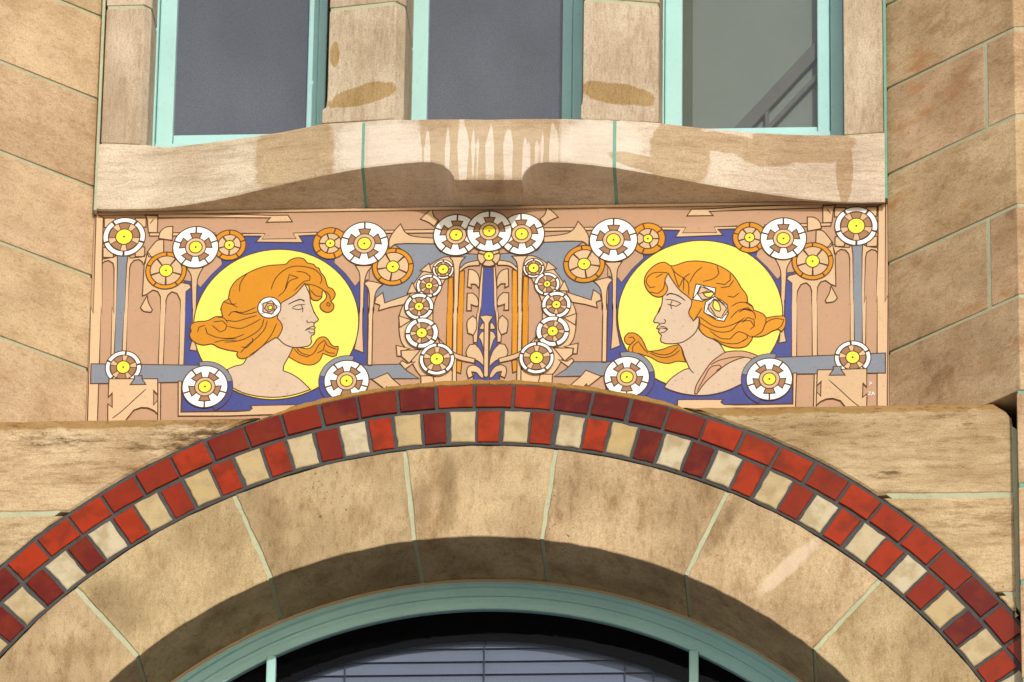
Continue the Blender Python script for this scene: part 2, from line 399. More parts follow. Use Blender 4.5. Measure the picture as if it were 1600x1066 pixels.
# inner course: red and cream headers in turn
pair = (ang(910, 670)-ang(658, 668))/3
b0 = ang(744.5, 660)
k0 = -int((b0+H)/pair)
for k in range(k0-1, k0+int(math.pi/pair)+1):
    c0 = b0+k*pair; mid = c0+pair*.47
    for (s, e, mt) in ((c0, mid, 'red'), (mid, c0+pair, 'cream')):
        if s < -H or e > H: continue
        r = random.uniform(-.0015, .0015)
        wedge('brick', RI+.010, RM-.006+random.uniform(-.003, .001), s+r, e+r, YW-.003-random.uniform(0, .003), -.2, [MAT[mt]], arch, .0105, .0016 if mt == 'red' else .003, 3, .0017 if mt == 'red' else .0026, .02)

wall = link('stone_wall', None, label='weathered sandstone wall with pale green joints on both sides of the brick edged arch', cat='wall')
XP = 1.709                                   # inner side of the piers
def xr(R, z): return math.sqrt(R*R-(z-AC[1])**2)
RW = RO+.006
for sgn in (-1, 1):
    if sgn < 0: zs = [pix(200, 656, YW)[1], pix(100, 803, YW)[1], pix(60, 955, YW)[1]]
    else: zs = [pix(1384, 633, YW)[1], pix(1480, 775, YW)[1], pix(1560, 928, YW)[1]]
    zs += [zs[-1]-.33*k for k in range(1, 5)]
    # mortar behind
    zb = AC[1]-.0
    RX = RW+.02
    aa = math.acos((zs[0]-.004-AC[1])/RX)
    m = arc(RX, aa, H, 50)
    slab('mortar', [(sgn*x, z) for x, z in ([(XP-.0005, zs[0]-.09), (XP-.09, zs[0]-.02)]+m+[(XP-.0005, AC[1])] if RX < XP else [(x, z) for x, z in [(XP-.0005, zs[0]-.09), (XP-.09, zs[0]-.02)]+[q for q in m if q[0] < XP-.001]+[(XP-.0005, AC[1]+math.sqrt(max(0, RX*RX-XP*XP)))]])], YW+.0025, .3, [MAT['mortar']], wall, .001, .5, 0)
    for i in range(len(zs)-1):
        zt, zl = zs[i]-(.0 if i == 0 else .0055), zs[i+1]+.0055
        xa = xr(RW, zt)+.002; zl = max(zl, AC[1]+math.sqrt(RW*RW-(XP-.01)**2)+.004)
        if zl >= zt-.02: break
        at, al = math.asin(min(1, xa/RW)), math.asin(min(1, xr(RW, zl)/RW))
        pts = [(sgn*q[0], q[1]) for q in ([(XP-.014, zt-.075), (XP-.018, zt-.05), (XP-.035, zt-.026), (XP-.075, zt)] if i == 0 else [(XP-.012, zt)])+arc(RW+.002, at, al, 16)+[(XP-.012, zl)]]
        slab('stone', pts, YW-random.uniform(0, .0015), .33, [MAT['span']], wall, .004 if i else .007, .04, .0022)
for sgn in (-1, 1):                           # plain lower walling down to the pavement
    box('lower_wall', *sorted((sgn*RV, sgn*2.7)), YW+.012, .3, -ZO-.02, AC[1]-.004, [MAT['span']], wall, .004)
box('lower_wall', -RV+.002, RV-.002, -.05, .1, -ZO-.02, -4.0, [MAT['span']], wall, .004)

# ------------------------------------------------------------------ splayed side walls with their piers
def side(sgn, zs, mat, label):
    t = link('splayed_wall', None, label=label, cat='wall')
    m = MAT[mat]; SP = .42
    def P(x, y): return (sgn*x, y)
    zb = zs[-1]
    for i in range(len(zs)-1):
        z1, z0 = zs[i]-.0055, zs[i+1]+(.0055 if i < len(zs)-2 else 0)
        j = random.uniform(0, .001)
        if i % 2 == 0 and sgn > 0:
            prism('stone', [P(1.303, 0-j), P(1.6235, -.3205-j), P(1.6235, .3), P(1.303, .3)], z0, z1, [m], t)
            prism('stone', [P(1.6345, -.3315-j), P(1.30+SP, -SP-j), P(2.7, -SP-j), P(2.7, .3), P(1.6345, .3)], z0, z1, [m], t)
        else:
            prism('stone', [P(1.303, 0-j), P(1.30+SP, -SP-j), P(2.7, -SP-j), P(2.7, .3), P(1.303, .3)], z0, z1, [m], t)
    prism('mortar', [P(1.308, .003), P(1.305+SP-.003, -SP+.0025), P(2.69, -SP+.0025), P(2.69, .29), P(1.308, .29)], zb+.004, zs[0]-.01, [MAT['mortar']], t, 0)
    # the pier goes straight down below the ledge
    z = zb
    k = 0
    while z > AC[1]-.2:
        prism('stone', [P(XP, -SP), P(2.7, -SP), P(2.7, .3), P(XP, .3)], z-.32, z-.0055*(k > 0)-(.011 if k == 0 else 0), [m], t); z -= .331; k += 1
    prism('mortar', [P(XP+.003, -SP+.003), P(2.69, -SP+.003), P(2.69, .29), P(XP+.003, .29)], z+.01, zb-.001, [MAT['aqua']], t, 0)
    box('lower_wall', *sorted((sgn*XP, sgn*2.7)), -SP-.004, YW+.01, -ZO-.02, z, [m], t, .004)
    return t
L = [pix(150, y, 0)[1] for y in (28, 157, 294, 432, 577)]
L = [L[0]+.32*k for k in (4, 3, 2, 1)]+L+[pix(140, 655, YW)[1]+.001]
Rz = [pix(1389, y, 0)[1] for y in (140, 274, 412, 552)]
Rz = [Rz[0]+.31*k for k in (4, 3, 2, 1)]+Rz+[pix(1545, 629, YW)[1]+.001]
side(-1, L, 'jambl', 'sunlit splayed sandstone wall at the left of the tile panel')
side(1, Rz, 'jambr', 'dull brown splayed sandstone wall and pier at the right of the tile panel')

# ------------------------------------------------------------------ bowed lintel under the windows
def bow(x): return .04+.174*math.cos(math.pi/2*min(1, abs(x)/1.25))**2
def at_bow(px, py):
    x, z = pix(px, py, -.1)
    for _ in range(4): x, z = pix(px, py, -bow(x))
    return x, z
def interp(tab, x):
    if x <= tab[0][0]: return tab[0][1]
    for (a, b), (c, d) in zip(tab[:-1], tab[1:]):
        if x <= c: return b+(d-b)*(x-a)/max(1e-9, c-a)
    return tab[-1][1]
LB = [at_bow(*q) for q in ((148, 327), (200, 327.5), (250, 326), (290, 321), (330, 314.5), (370, 306), (420, 294), (470, 282.5), (520, 272), (567, 263.5), (620, 257), (655, 254), (675, 254), (690, 258), (701, 266), (708, 275), (710.5, 282), (815, 282), (817, 275), (821, 268), (829, 260), (840, 255.5), (855, 254), (885, 255), (920, 258), (960, 263), (1030, 275), (1100, 288), (1180, 301), (1250, 311), (1300, 315.5), (1340, 317), (1390, 316))]
LT = [at_bow(*q) for q in ((148, 223), (228, 226), (260, 230), (350, 219), (440, 206), (505, 193), (560, 190), (612, 186), (640, 187), (765, 186.5), (905, 186), (960, 187), (1024, 191), (1100, 200), (1200, 208), (1320, 211), (1390, 206))]
ztop = pix(765, 325, 0)[1]
def profile(x, ins=0.0):
    y, zb, zt = -bow(x)+ins, interp(LB, x)+ins, interp(LT, x)-ins
    P = [(.12, zt), (y+.005, zt), (y+.0015, zt-.0015), (y, zt-.005)]
    P += [(y, zt-.005+(zb+.01-zt+.005)*t) for t in (.33, .66)]
    P += [(y, zb+.008), (y+.002, zb+.002), (y+.008, zb+.0005)]
    zk = ztop+.004+ins; yk = -.004+ins
    P += [(y+.008+(yk-y-.008)*t, zb+.0005+(zk-zb)*t**1.25) for t in (.33, .66, 1.)]
    P += [(.12, zk)]
    return P
def loft(name, x0, x1, mat, parent, ins=0.0, n=60):
    xs = sorted(set([x0+(x1-x0)*i/n for i in range(n+1)]+[q[0] for q in LB if x0 < q[0] < x1]))
    bm = bmesh.new(); rows = []
    for x in xs:
        e = .004 if (x in (x0, x1) and not ins) else 0
        rows.append([bm.verts.new((x, y, z+ZO)) for y, z in profile(x, ins+e*.6)])
    for a, b in zip(rows[:-1], rows[1:]):
        for i in range(len(a)): bm.faces.new((a[i], a[(i+1) % len(a)], b[(i+1) % len(a)], b[i]))
    bm.faces.new(rows[0]); bm.faces.new(rows[-1])
    return bm_obj(name, bm, [mat], parent)
lint = link('stone_lintel', None, label='pale bowed sandstone lintel with damp stains and drip marks above the tile panel', cat='lintel')
j1, j2 = at_bow(567, 230)[0], at_bow(960, 230)[0]
for x0, x1 in ((-1.292, j1-.0045), (j1+.0045, j2-.0045), (j2+.0045, 1.296)): loft('stone', x0, x1, MAT['lintel'], lint)
loft('mortar', -1.288, 1.290, MAT['aqua'], lint, .0022)
for sgn, xx in ((-1, -1.2965), (1, 1.2995)):
    box('corner_mortar', xx-.005, xx+.005, -.038, .02, ztop-.005, 1.9, [MAT['aqua'] if sgn > 0 else MAT['mortar']], lint, .002)
# thin mortar fillet between lintel and panel
box('mortar', -1.295, 1.295, -.006, .05, ztop-.006, ztop+.003, [MAT['beige']], lint, .001)

# ------------------------------------------------------------------ stone uprights between the windows
ZT = 2.5
def upright(name, fx0, fx1, yf, px_joint, cham_r, label, flare=0.0):
    t = link(name, None, label=label, cat='mullion')
    xm = (fx0+fx1)/2; zb = max(interp(LT, x) for x in (fx0, xm, fx1))+.0
    z0 = min(interp(LT, fx0), interp(LT, fx1))
    zj = pix(560, px_joint, yf)[1]
    ya, yb = -bow(fx0)+.003, -bow(fx1)+.003
    def plan(g=0): return [(fx0+g, ya+g), (fx1-g, yb+g), (fx1+cham_r-g, yb+cham_r*1.3+g), (fx1+cham_r-g, .16), (fx0+g, .16)]
    bm = bmesh.new(); rings = []
    zlo = [interp(LT, min(1.29, max(-1.29, q[0])))+.002 for q in plan()]
    levels = [(0.0, flare), (.055, flare), (.065, flare*.2), (.10, 0), (1., 0)]
    for tt, fl in levels:
        row = []
        for (x, y), zl in zip(plan(), zlo):
            dx = -fl if x < xm else 0
            row.append(bm.verts.new((x+dx, y, (zl+tt*.9 if tt < .9 else zj-.006)+ZO)))
        rings.append(row)
    for a, b in zip(rings[:-1], rings[1:]):
        for i in range(5): bm.faces.new((a[i], a[(i+1) % 5], b[(i+1) % 5], b[i]))
    bm.faces.new(rings[0]); bm.faces.new(rings[-1])
    bmesh.ops.recalc_face_normals(bm, faces=bm.faces)
    bmesh.ops.bevel(bm, geom=[e for e in bm.edges if len(e.link_faces) == 2 and e.calc_face_angle(0) > .6], offset=.004, segments=2, profile=.5, affect='EDGES')
    bm_obj('stone', bm, [MAT['mull']], t)
    prism('stone', plan(), zj+.006, ZT, [MAT['mull']], t)
    prism('mortar', plan(.004), z0-.006, ZT-.01, [MAT['mortar']], t, 0)
    return t
m1a, m1b = pix(511, 90, -.19)[0], pix(617, 90, -.19)[0]
m2a, m2b = pix(911, 90, -.19)[0], pix(1027, 90, -.19)[0]
e1b = pix(222, 100, -.05)[0]; e2a = pix(1318, 100, -.05)[0]
upright('stone_mullion', m1a, m1b, -.196, 3, .03, 'stone mullion between the left and the middle window with a damp band', .016)
upright('stone_mullion', m2a, m2b, -.196, 2, .004, 'stone mullion between the middle and the right window with a damp band', .006)
upright('stone_window_jamb', -1.287, e1b, -.046, 3, .022, 'pale stone jamb at the left side of the left window')
upright('stone_window_jamb', e2a, 1.29, -.046, -60, .004, 'pale stone jamb at the right side of the right window')

# ------------------------------------------------------------------ the three upper windows
YFR = .15
def window(px, rail, pane, label):
    t = link('teal_window', None, label=label, cat='window', group='windows above the lintel')
    (lo, li, ls, rs, ri, ro, yb) = px
    X = lambda a: pix(a, 120, YFR)[0]
    xlo, xli, xls, xrs, xri, xro = [X(a) for a in (lo, li, ls, rs, ri, ro)]
    zb = pix((lo+ro)/2, yb, YFR)[1]; zr = zb+rail*S*1.1; zi = zb+.010
    T = [MAT['teal']]
    fr = prism('frame', [(xlo, YFR-.02), (xli, YFR-.02), (xli, YFR+.06), (xlo, YFR+.06)], zb-.09, ZT, T, t, .004)
    prism('frame', [(xri, YFR-.02), (xro, YFR-.02), (xro, YFR+.06), (xri, YFR+.06)], zb-.09, ZT, T, t, .004)
    prism('frame', [(xli+.001, YFR-.016), (xri-.001, YFR-.016), (xri-.001, YFR+.06), (xli+.001, YFR+.06)], zb-.09, zi, T, t, .004)
    sa = prism('sash_stile', [(xli+.0015, YFR+.002), (xls, YFR+.002), (xls, YFR+.05), (xli+.0015, YFR+.05)], zi+.0015, ZT, T, t, .005)
    prism('sash_stile', [(xrs, YFR+.002), (xri-.0015, YFR+.002), (xri-.0015, YFR+.05), (xrs, YFR+.05)], zi+.0015, ZT, T, t, .005)
    prism('sash_rail', [(xls+.001, YFR+.004), (xrs-.001, YFR+.004), (xrs-.001, YFR+.05), (xls+.001, YFR+.05)], zi+.0015, zr, T, t, .005)
    box('pane', xls-.004, xrs+.004, YFR+.026, YFR+.032, zr-.004, ZT, [MAT[pane]], t, 0)
    return xls, xrs, zr
window((234, 246, 273, 480, 497, 510, 230), 22, 'frost', 'left teal framed window with dark frosted pane')
window((628, 640, 668, 878, 895, 911, 222), 22, 'frost', 'middle teal framed window with dark frosted pane above the drip marks')
ax, bx_, zr3 = window((1026, 1038, 1066, 1277, 1298, 1318, 214), 16, 'clear2', 'right teal framed window with a slanting handrail behind its pane')
room = link('room', None, kind='structure')
box('back_wall', ax-.05, bx_+.06, .225, .235, zr3-.3, ZT+.6, [MAT['curtain']], room, 0)
box('blind_edge', ax-.002, ax+.032, YFR+.05, YFR+.06, zr3, ZT, [MAT['olive']], room, 0)
box('blocking', -1.6, 1.6, .25, .29, .6, ZT+.1, [MAT['dark']], room, 0)
# handrail of the stair inside
hr = link('handrail', None, label='dark slanting stair handrail seen through the right window', cat='handrail')
def bar(name, p, q, wd, dp, mat, parent):
    p, q = Vector(p), Vector(q); d = (q-p).normalized(); n = Vector((0, 1, 0)); s = d.cross(n).normalized()
    bm = bmesh.new()
    vs_ = [[bm.verts.new(c+s*a*wd/2+n*b*dp/2+Vector((0, 0, ZO))) for a, b in ((-1, -1), (1, -1), (1, 1), (-1, 1))] for c in (p, q)]
    bm.faces.new(vs_[0]); bm.faces.new(vs_[1])
    for i in range(4): bm.faces.new((vs_[0][i], vs_[0][(i+1) % 4], vs_[1][(i+1) % 4], vs_[1][i]))
    bmesh.ops.recalc_face_normals(bm, faces=bm.faces)
    bmesh.ops.bevel(bm, geom=list(bm.edges), offset=min(wd, dp)*.2, segments=2, profile=.5, affect='EDGES')
    return bm_obj(name, bm, [mat], parent)
def p3(px, py, y): x, z = pix(px, py, y); return (x, y, z)
bar('rail', p3(1120, 245, .203), p3(1340, 10, .203), .045, .02, MAT['rail'], hr)
bar('lower_rail', p3(1160, 245, .203), p3(1350, 42, .203), .016, .02, MAT['rail'], hr)
for px in (1198,): bar('baluster', p3(px, 260, .203), p3(px, 160-(px-1198)*.8, .203), .014, .014, MAT['rail'], hr)

# ------------------------------------------------------------------ the arched window below
aw = link('arched_window', None, label='arched teal window frame under the sandstone arch', cat='window')
def lathe(name, prof, mat, parent, a0=-H, a1=H, n=96, **kw):
    bm = bmesh.new(); rows = []
    for i in range(n+1):
        a = a0+(a1-a0)*i/n
        rows.append([bm.verts.new((AC[0]+r*math.sin(a), y, AC[1]+r*math.cos(a)+ZO)) for r, y in prof])
    for a, b in zip(rows[:-1], rows[1:]):
        for i in range(len(a)): bm.faces.new((a[i], a[(i+1) % len(a)], b[(i+1) % len(a)], b[i]))
    bm.faces.new(rows[0]); bm.faces.new(rows[-1])
    return bm_obj(name, bm, [mat], parent, **kw)
lathe('outer_frame', [(1.618, .012), (1.592, .012), (1.589, .015), (1.589, .030), (1.586, .034), (1.568, .034), (1.565, .037), (1.565, .09), (1.618, .09)], MAT['teal'], aw)
lathe('sash_frame', [(1.5645, .046), (1.556, .046), (1.548, .054), (1.532, .054), (1.528, .058), (1.528, .082), (1.5645, .082)], MAT['teal'], aw)
lathe('mortar', [(1.6105, .006), (1.603, .006), (1.603, .02), (1.6105, .02)], MAT['beige'], aw)
for px in (423, 1084):
    x = pix(px, 1050, .05)[0]
    zt = AC[1]+math.sqrt(1.53**2-x*x)
    box('glazing_bar', x-.015, x+.015, .050, .078, AC[1]-.3, zt, [MAT['teal']], aw, .004)
bm = bmesh.new()
bm.faces.new([bm.verts.new((x, .068, z+ZO)) for x, z in arc(1.545, -H, H, 72)])
bm_obj('pane', bm, [MAT['clear']], aw)
lathe('dark_arch_band', [(1.56, .090), (1.432, .090), (1.432, .097), (1.56, .097)], MAT['dark'], aw)  # black ring added to darken the band between frame and visible blind
vb = link('venetian_blind', None, label='grey blue venetian blind hanging behind the arched window', cat='blind')
zs0 = AC[1]+1.60; k = 0
YB = .125
while k < 38:
    z = zs0-.0245-k*.0445
    hw = 1.50
    bm = bmesh.new()
    a = math.radians(74); c, s_ = math.cos(a)*.0265, math.sin(a)*.0265
    pr = [(-c, -s_), (-.15*c-.003, 0), (c, s_)]
    hw = 1.6
    vv = [[bm.verts.new((x, YB+y, z+zz+ZO)) for y, zz in pr] for x in (-hw, hw)]
    wv = [[bm.verts.new((x, YB+y+.0012, z+zz+ZO)) for y, zz in pr] for x in (-hw, hw)]
    for i in range(2):
        bm.faces.new((vv[0][i], vv[1][i], vv[1][i+1], vv[0][i+1])); bm.faces.new((wv[0][i], wv[1][i], wv[1][i+1], wv[0][i+1]))
    bm_obj('slat', bm, [MAT['slat']], vb); k += 1
for px in (540, 757, 977, 1021, 460):
    x = pix(px, 1040, YB)[0]
    box('cord', x-.002, x+.002, YB-.016, YB-.013, AC[1]-.1, AC[1]+math.sqrt(1.5**2-x*x), [MAT['cord']], vb, 0)
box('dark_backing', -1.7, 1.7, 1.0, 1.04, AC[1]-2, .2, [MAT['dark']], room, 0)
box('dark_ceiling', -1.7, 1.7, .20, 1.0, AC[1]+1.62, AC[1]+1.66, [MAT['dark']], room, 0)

# ------------------------------------------------------------------ the tile panel
pb = [(-1.3025, -.17), (1.3025, -.17), (1.3025, ztop-.007), (-1.3025, ztop-.007)]
box('panel_backing', -1.7, 1.7, .135, .2, -.4, ztop+.05, [MAT['dark']], room, 0)
panel = slab('tile_panel', pb, 0.0, .12, [MAT['tan']], None, .001, .5, 0, label='wide coloured tile panel with two profile heads in yellow discs amid rosettes', cat='tile panel')
LH = .00035; LW = .0036
counter = [0]
def hgt(layer): counter[0] += 1; return -(.001+layer*LH+(counter[0] % 40)*2e-6)
def ribbon(bm, pts, y, wd, closed, mi):
    n = len(pts)
    if closed:
        p = pts if area(pts) > 0 else pts[::-1]
        A, B = offset_poly(p, wd/2), offset_poly(p, -wd/2)
    else:
        A, B = [], []
        for i in range(n):
            t = Vector(pts[min(n-1, i+1)])-Vector(pts[max(0, i-1)])
            if t.length < 1e-9: t = Vector((1, 0))
            t.normalize(); k = wd/2*(.45 if i in (0, n-1) else 1)
            A.append((pts[i][0]+t.y*k, pts[i][1]-t.x*k)); B.append((pts[i][0]-t.y*k, pts[i][1]+t.x*k))
    va = [bm.verts.new((a, y, b+ZO)) for a, b in A]; vb_ = [bm.verts.new((a, y, b+ZO)) for a, b in B]
    for i in range(n if closed else n-1):
        j = (i+1) % n
        f = bm.faces.new((va[i], vb_[i], vb_[j], va[j])); f.material_index = mi
def tile(name, pts, layer, mat, parent=None, lw=LW, lines=(), label=None):
    """one cut tile: flat face, edges down to the bed and the dark joint round it; pts (x, z)"""
    p = clean(pts, 2e-4)
    if area(p) < 0: p = p[::-1]
    y = hgt(layer); bm = bmesh.new()
    f = [bm.verts.new((a, y, b+ZO)) for a, b in p]; k = [bm.verts.new((a, .0008, b+ZO)) for a, b in p]
    for t in tessellate_polygon([[Vector((a, b, 0)) for a, b in p]]):
        try: bm.faces.new([f[i] for i in t])
        except ValueError: pass
    n = len(p)
    for i in range(n): bm.faces.new((f[i], f[(i+1) % n], k[(i+1) % n], k[i]))
    bmesh.ops.recalc_face_normals(bm, faces=bm.faces)
    if lw: ribbon(bm, p, y-.00018, lw, True, 1)
    for l in lines: ribbon(bm, l, y-.00026, lw*.9 if lw else LW, False, 1)
    me = bpy.data.meshes.new(name); bm.to_mesh(me); bm.free()
    for q in me.polygons:                      # every face looks to the street
        pass
    return link(name, me, [MAT[mat], MAT['line']], parent or panel, label=label)
ZOOM = {1: (130, 310), 2: (130, 480), 3: (350, 310), 4: (350, 480), 5: (560, 310), 6: (560, 480), 9: (940, 310), 10: (940, 480), 11: (1160, 310), 12: (1160, 480), 0: (0, 0)}
ZS = 1421/240.
def tr(seq, z=None):
    """traced points; an int in the list switches the tracing sheet"""
    out = []
    for q in seq:
        if isinstance(q, int): z = q; continue
        if z == 0: out.append(pix(q[0], q[1], 0))
        else: out.append(pix(ZOOM[z][0]+q[0]/ZS, ZOOM[z][1]+q[1]/ZS, 0))
    return out
def put(name, seq, layer, mat, smooth=True, mirror=True, parent=None, lines=(), lw=LW, label=None, steps=4):
    p = tr(seq)
    if smooth: p = catmull(p, True, steps)
    ls = [catmull(tr(l), False, 4) for l in lines]
    o = tile(name, p, layer, mat, parent, lw, ls, label)
    if mirror: tile(name, [(-a, b) for a, b in p], layer, mat, parent, lw, [[(-a, b) for a, b in l] for l in ls], label)
    return o
def circ(c, r, n=40, a0=0.0): return [(c[0]+r*math.sin(a0+2*math.pi*i/n), c[1]+r*math.cos(a0+2*math.pi*i/n)) for i in range(n)]
def sect(c, r0, r1, a0, a1, n=8):
    return [(c[0]+r1*math.sin(a0+(a1-a0)*i/n), c[1]+r1*math.cos(a0+(a1-a0)*i/n)) for i in range(n+1)]+[(c[0]+r0*math.sin(a1+(a0-a1)*i/n), c[1]+r0*math.cos(a1+(a0-a1)*i/n)) for i in range(n+1)]
T5 = 2*math.pi/5
def hubs(c, R, layer, root, kk):
    tile('hub', circ(c, R*kk, 24), layer, 'hub', root, .0034)
    tile('hub_dot', circ(c, .0035, 6), layer+1, 'line', root, 0)
def gear(c, R, layer, a0=0.0):
    root = tile('gear_rosette', circ(c, R*.97, 40), layer, 'line', None, 0)
    for k in range(5):
        s = a0+k*T5
        tile('white_segment', sect(c, R*.40, R, s+.012, s+T5-.012, 12), layer+1, 'white', root, .0038)
        n = Vector((math.sin(s), math.cos(s))); t = Vector((n.y, -n.x)); C = Vector(c)
        q = [C+n*R*.40-t*R*.14, C+n*R*.67-t*R*.25, C+n*R*.69, C+n*R*.67+t*R*.25, C+n*R*.40+t*R*.14]
        tile('notch', [tuple(v) for v in q], layer+2, 'brown', root, .0036)
    tile('collar', circ(c, R*.45, 28), layer+3, 'beige', root, .0034)
    hubs(c, R, layer+4, root, .285)
def ring(c, R, layer, a0=0.0, hub=.4, inn=.75):
    root = tile('ring_rosette', circ(c, R*.97, 40), layer, 'line', None, 0)
    for k in range(5): tile('white_segment', sect(c, R*inn, R, a0+k*T5+.03, a0+(k+1)*T5-.03, 8), layer+1, 'white', root, .0036)
    tile('flower', circ(c, R*inn, 30), layer+2, 'beige', root, .0034)
    for k in range(5):
        s = a0+(k+.5)*T5
        tile('petal', sect(c, R*hub*.9, R*(inn-.03), s-.40, s+.40, 6), layer+3, 'brown', root, .0026)
    hubs(c, R, layer+4, root, hub)
def wheel(c, R, layer, a0=0.0, inn=.785, hub=.33):
    root = tile('wheel_rosette', circ(c, R*.97, 40), layer, 'line', None, 0)
    for k in range(5):
        tile('orange_segment', sect(c, R*inn, R, a0+k*T5+.01, a0+(k+1)*T5-.01, 8), layer+1, 'orange', root, .0036)
        s = a0+T5/2
        tile('petal', sect(c, R*hub, R*inn, s+k*T5+.03, s+(k+1)*T5-.03, 6), layer+1, 'beige', root, .0034)
    hubs(c, R, layer+2, root, hub)
def both(fn, px, py, rx, layer, a0=0.0, mirror=True, **kw):
    c = pix(px, py, 0); R = pix(px+rx, py, 0)[0]-c[0]
    fn(c, R, layer, a0, **kw)
    if mirror: fn((-c[0], c[1]), R, layer, -a0, **kw)

# borders, posts and ground pieces
put('border_strip', [1, (688, 145), (1421, 150), 3, (440, 160), (592, 158), (632, 218), (392, 222), (430, 182), (0, 180), 1, (690, 182)], 1, 'beige', False)
put('border_strip', [1, (120, 150), (186, 182), (176, 560), (175, 1066), 2, (165, 0), (150, 520), (132, 1060), (40, 1060), (72, 0), 1, (95, 1066)], 1, 'beige', False)
for q in (((196, 186), (296, 186), (296, 272), (196, 272)), ((484, 186), (582, 186), (582, 268), (484, 268)), ((184, 458), (280, 458), (280, 550), (184, 548)), ((482, 452), (570, 452), (568, 542), (482, 540))):
    put('corner_square', [1, *q], 2, 'beige', False)
put('post', [1, (178, 566), (280, 548), (330, 520), (410, 520), (440, 556), (540, 546), (590, 520), (572, 610), (556, 612), (548, 590), (515, 568), (470, 576), (440, 612), (430, 650), (412, 1066), 2, (412, 0), (394, 560), (255, 560), (268, 0), 1, (285, 1066), (286, 650), (276, 602), (236, 577), (200, 584), (178, 606)], 2, 'beige', False)
put('slate_strip', [1, (316, 520), (418, 520), (402, 620), (384, 1066), 2, (380, 0), (360, 440), (288, 440), (305, 0), 1, (305, 1066), (318, 620)], 3, 'grey', False)
put('leaf_square', [1, (575, 158), (692, 166), (686, 320), (604, 318), (594, 200)], 2, 'beige', False, lines=[[1, (655, 192), (618, 238)]])
put('short_bar', [1, (612, 322), (900, 320), (900, 350), (612, 350)], 1, 'beige', False)
put('leaf', [1, (830, 262), (765, 270), (715, 312), (698, 372), (825, 392)], 3, 'beige')
put('leaf', [1, (745, 385), (688, 392), (640, 440), (590, 505), (610, 545), (745, 540)], 2, 'beige')
put('stand', [1, (600, 500), (566, 600), (548, 905), (592, 888), (645, 850), (690, 864), (715, 910), (720, 1066), 2, (716, 0), (694, 570), (740, 570), (762, 0), 1, (766, 1066), (766, 950), (782, 900), (820, 866), (868, 882), (898, 940), (904, 1066), 2, (900, 0), (884, 570), (930, 570), (946, 0), 1, (942, 1066), (952, 866), (1000, 828), (985, 798), (905, 780), (800, 700), (640, 560)], 2, 'beige', False)
put('teardrop', [1, (592, 902), (560, 960), (530, 1015), (560, 1046), (628, 1056), (640, 1035), (604, 965)], 3, 'beige')
# medallion squares
blue = [0, (289.5, 368.5), (575, 364.5), (573.5, 640), (283.5, 643.5)]
put('blue_ground', blue, 1, 'blue', False)
put('corner_patch', [0, (286, 364), (336, 364), (347.5, 413.5), (330, 430), (313, 450), (306, 441), (286, 438.5)], 2, 'tan', False, lw=.002)
put('corner_patch', [0, (578, 360), (532, 362), (522, 411), (540, 428), (555, 448), (561, 440), (577, 437)], 2, 'tan', False, lw=.002)
put('stepped_strip', [3, (170, 330), (386, 328), (356, 380), (665, 375), (634, 324), (860, 316), (860, 342), (694, 350), (732, 412), (296, 407), (344, 352), (170, 352)], 4, 'beige', False)
put('dovetail', [3, (170, 322), (386, 326), (358, 378), (663, 373), (634, 322), (860, 312), (860, 290), (170, 295)], 5, 'tan', False, lw=0)
put('stem', [1, (955, 640), (1112, 640), (1078, 700), (1056, 770), (1046, 1066), 2, (1042, 0), (1045, 330), (1052, 408), (984, 398), (1006, 290), (1012, 0), 1, (1010, 1066), (1004, 800), (998, 715)], 3, 'beige')
put('stem', [3, (1215, 625), (1375, 625), (1325, 690), (1300, 780), (1290, 1066), 4, (1286, 0), (1284, 200), (1292, 425), (1205, 392), (1244, 200), (1252, 0), 3, (1256, 1066), (1258, 780), (1252, 690)], 3, 'beige')
put('stem', [5, (52, 790), (95, 768), (225, 796), (168, 860), (148, 940), (140, 1066), 6, (134, 0), (125, 545), (84, 545), (95, 0), 5, (100, 1066), (102, 900), (86, 830)], 3, 'beige')
put('horn', [5, (390, 240), (430, 312), (500, 352), (700, 372), (700, 424), (350, 426), (285, 470), (285, 390), (325, 315)], 4, 'beige')
put('short_bar', [5, (240, 298), (720, 290), (720, 322), (240, 326)], 2, 'beige', False)
put('flag', [5, (575, 195), (620, 150), (680, 102), (702, 172), (742, 205), (700, 262), (650, 225)], 3, 'beige')
put('slate_ground', [5, (330, 424), (700, 420), (760, 500), (1110, 520), (1110, 590), (940, 640), (870, 560), (700, 600), (600, 700), (520, 800), (440, 912), (242, 972), (228, 876), (150, 940), (160, 860), (230, 800), (470, 700), (460, 520)], 1, 'grey', False)
put('leaf', [5, (150, 972), (164, 920), (226, 876), (245, 970), (430, 906), (480, 890), (420, 985), (300, 1008), (186, 1042), (198, 990)], 3, 'beige', False)
put('slate_band', [0, (142.5, 569), (330, 571.5), (330, 597), (141.5, 600)], 3, 'grey', False)
put('slate_band', [6, (30, 540), (385, 530), (460, 600), (560, 662), (320, 664), (30, 668)], 3, 'grey', False)
put('block', [2, (240, 668), (690, 668), (690, 812), (652, 772), (652, 912), (690, 868), (690, 992), (655, 960), (600, 936), (540, 932), (470, 956), (398, 1045), (398, 1100), (228, 1100), (230, 900), (270, 932), (270, 798), (234, 836)], 8, 'beige', False, lines=[[2, (585, 760), (480, 855), (360, 965), (270, 1035)]])
put('slate_dovetail', [2, (436, 722), (474, 672), (474, 640), (545, 640), (545, 668), (580, 720)], 9, 'grey', False)
put('thin_strip', [2, (692, 688), (718, 690), (714, 1080), (690, 1080)], 2, 'beige', False)
put('thin_strip', [2, (880, 688), (912, 690), (905, 975), (1421, 970), 4, (235, 962), (262, 940), (245, 915), (660, 906), (660, 990), (0, 1010), 2, (880, 1010)], 4, 'beige', False)
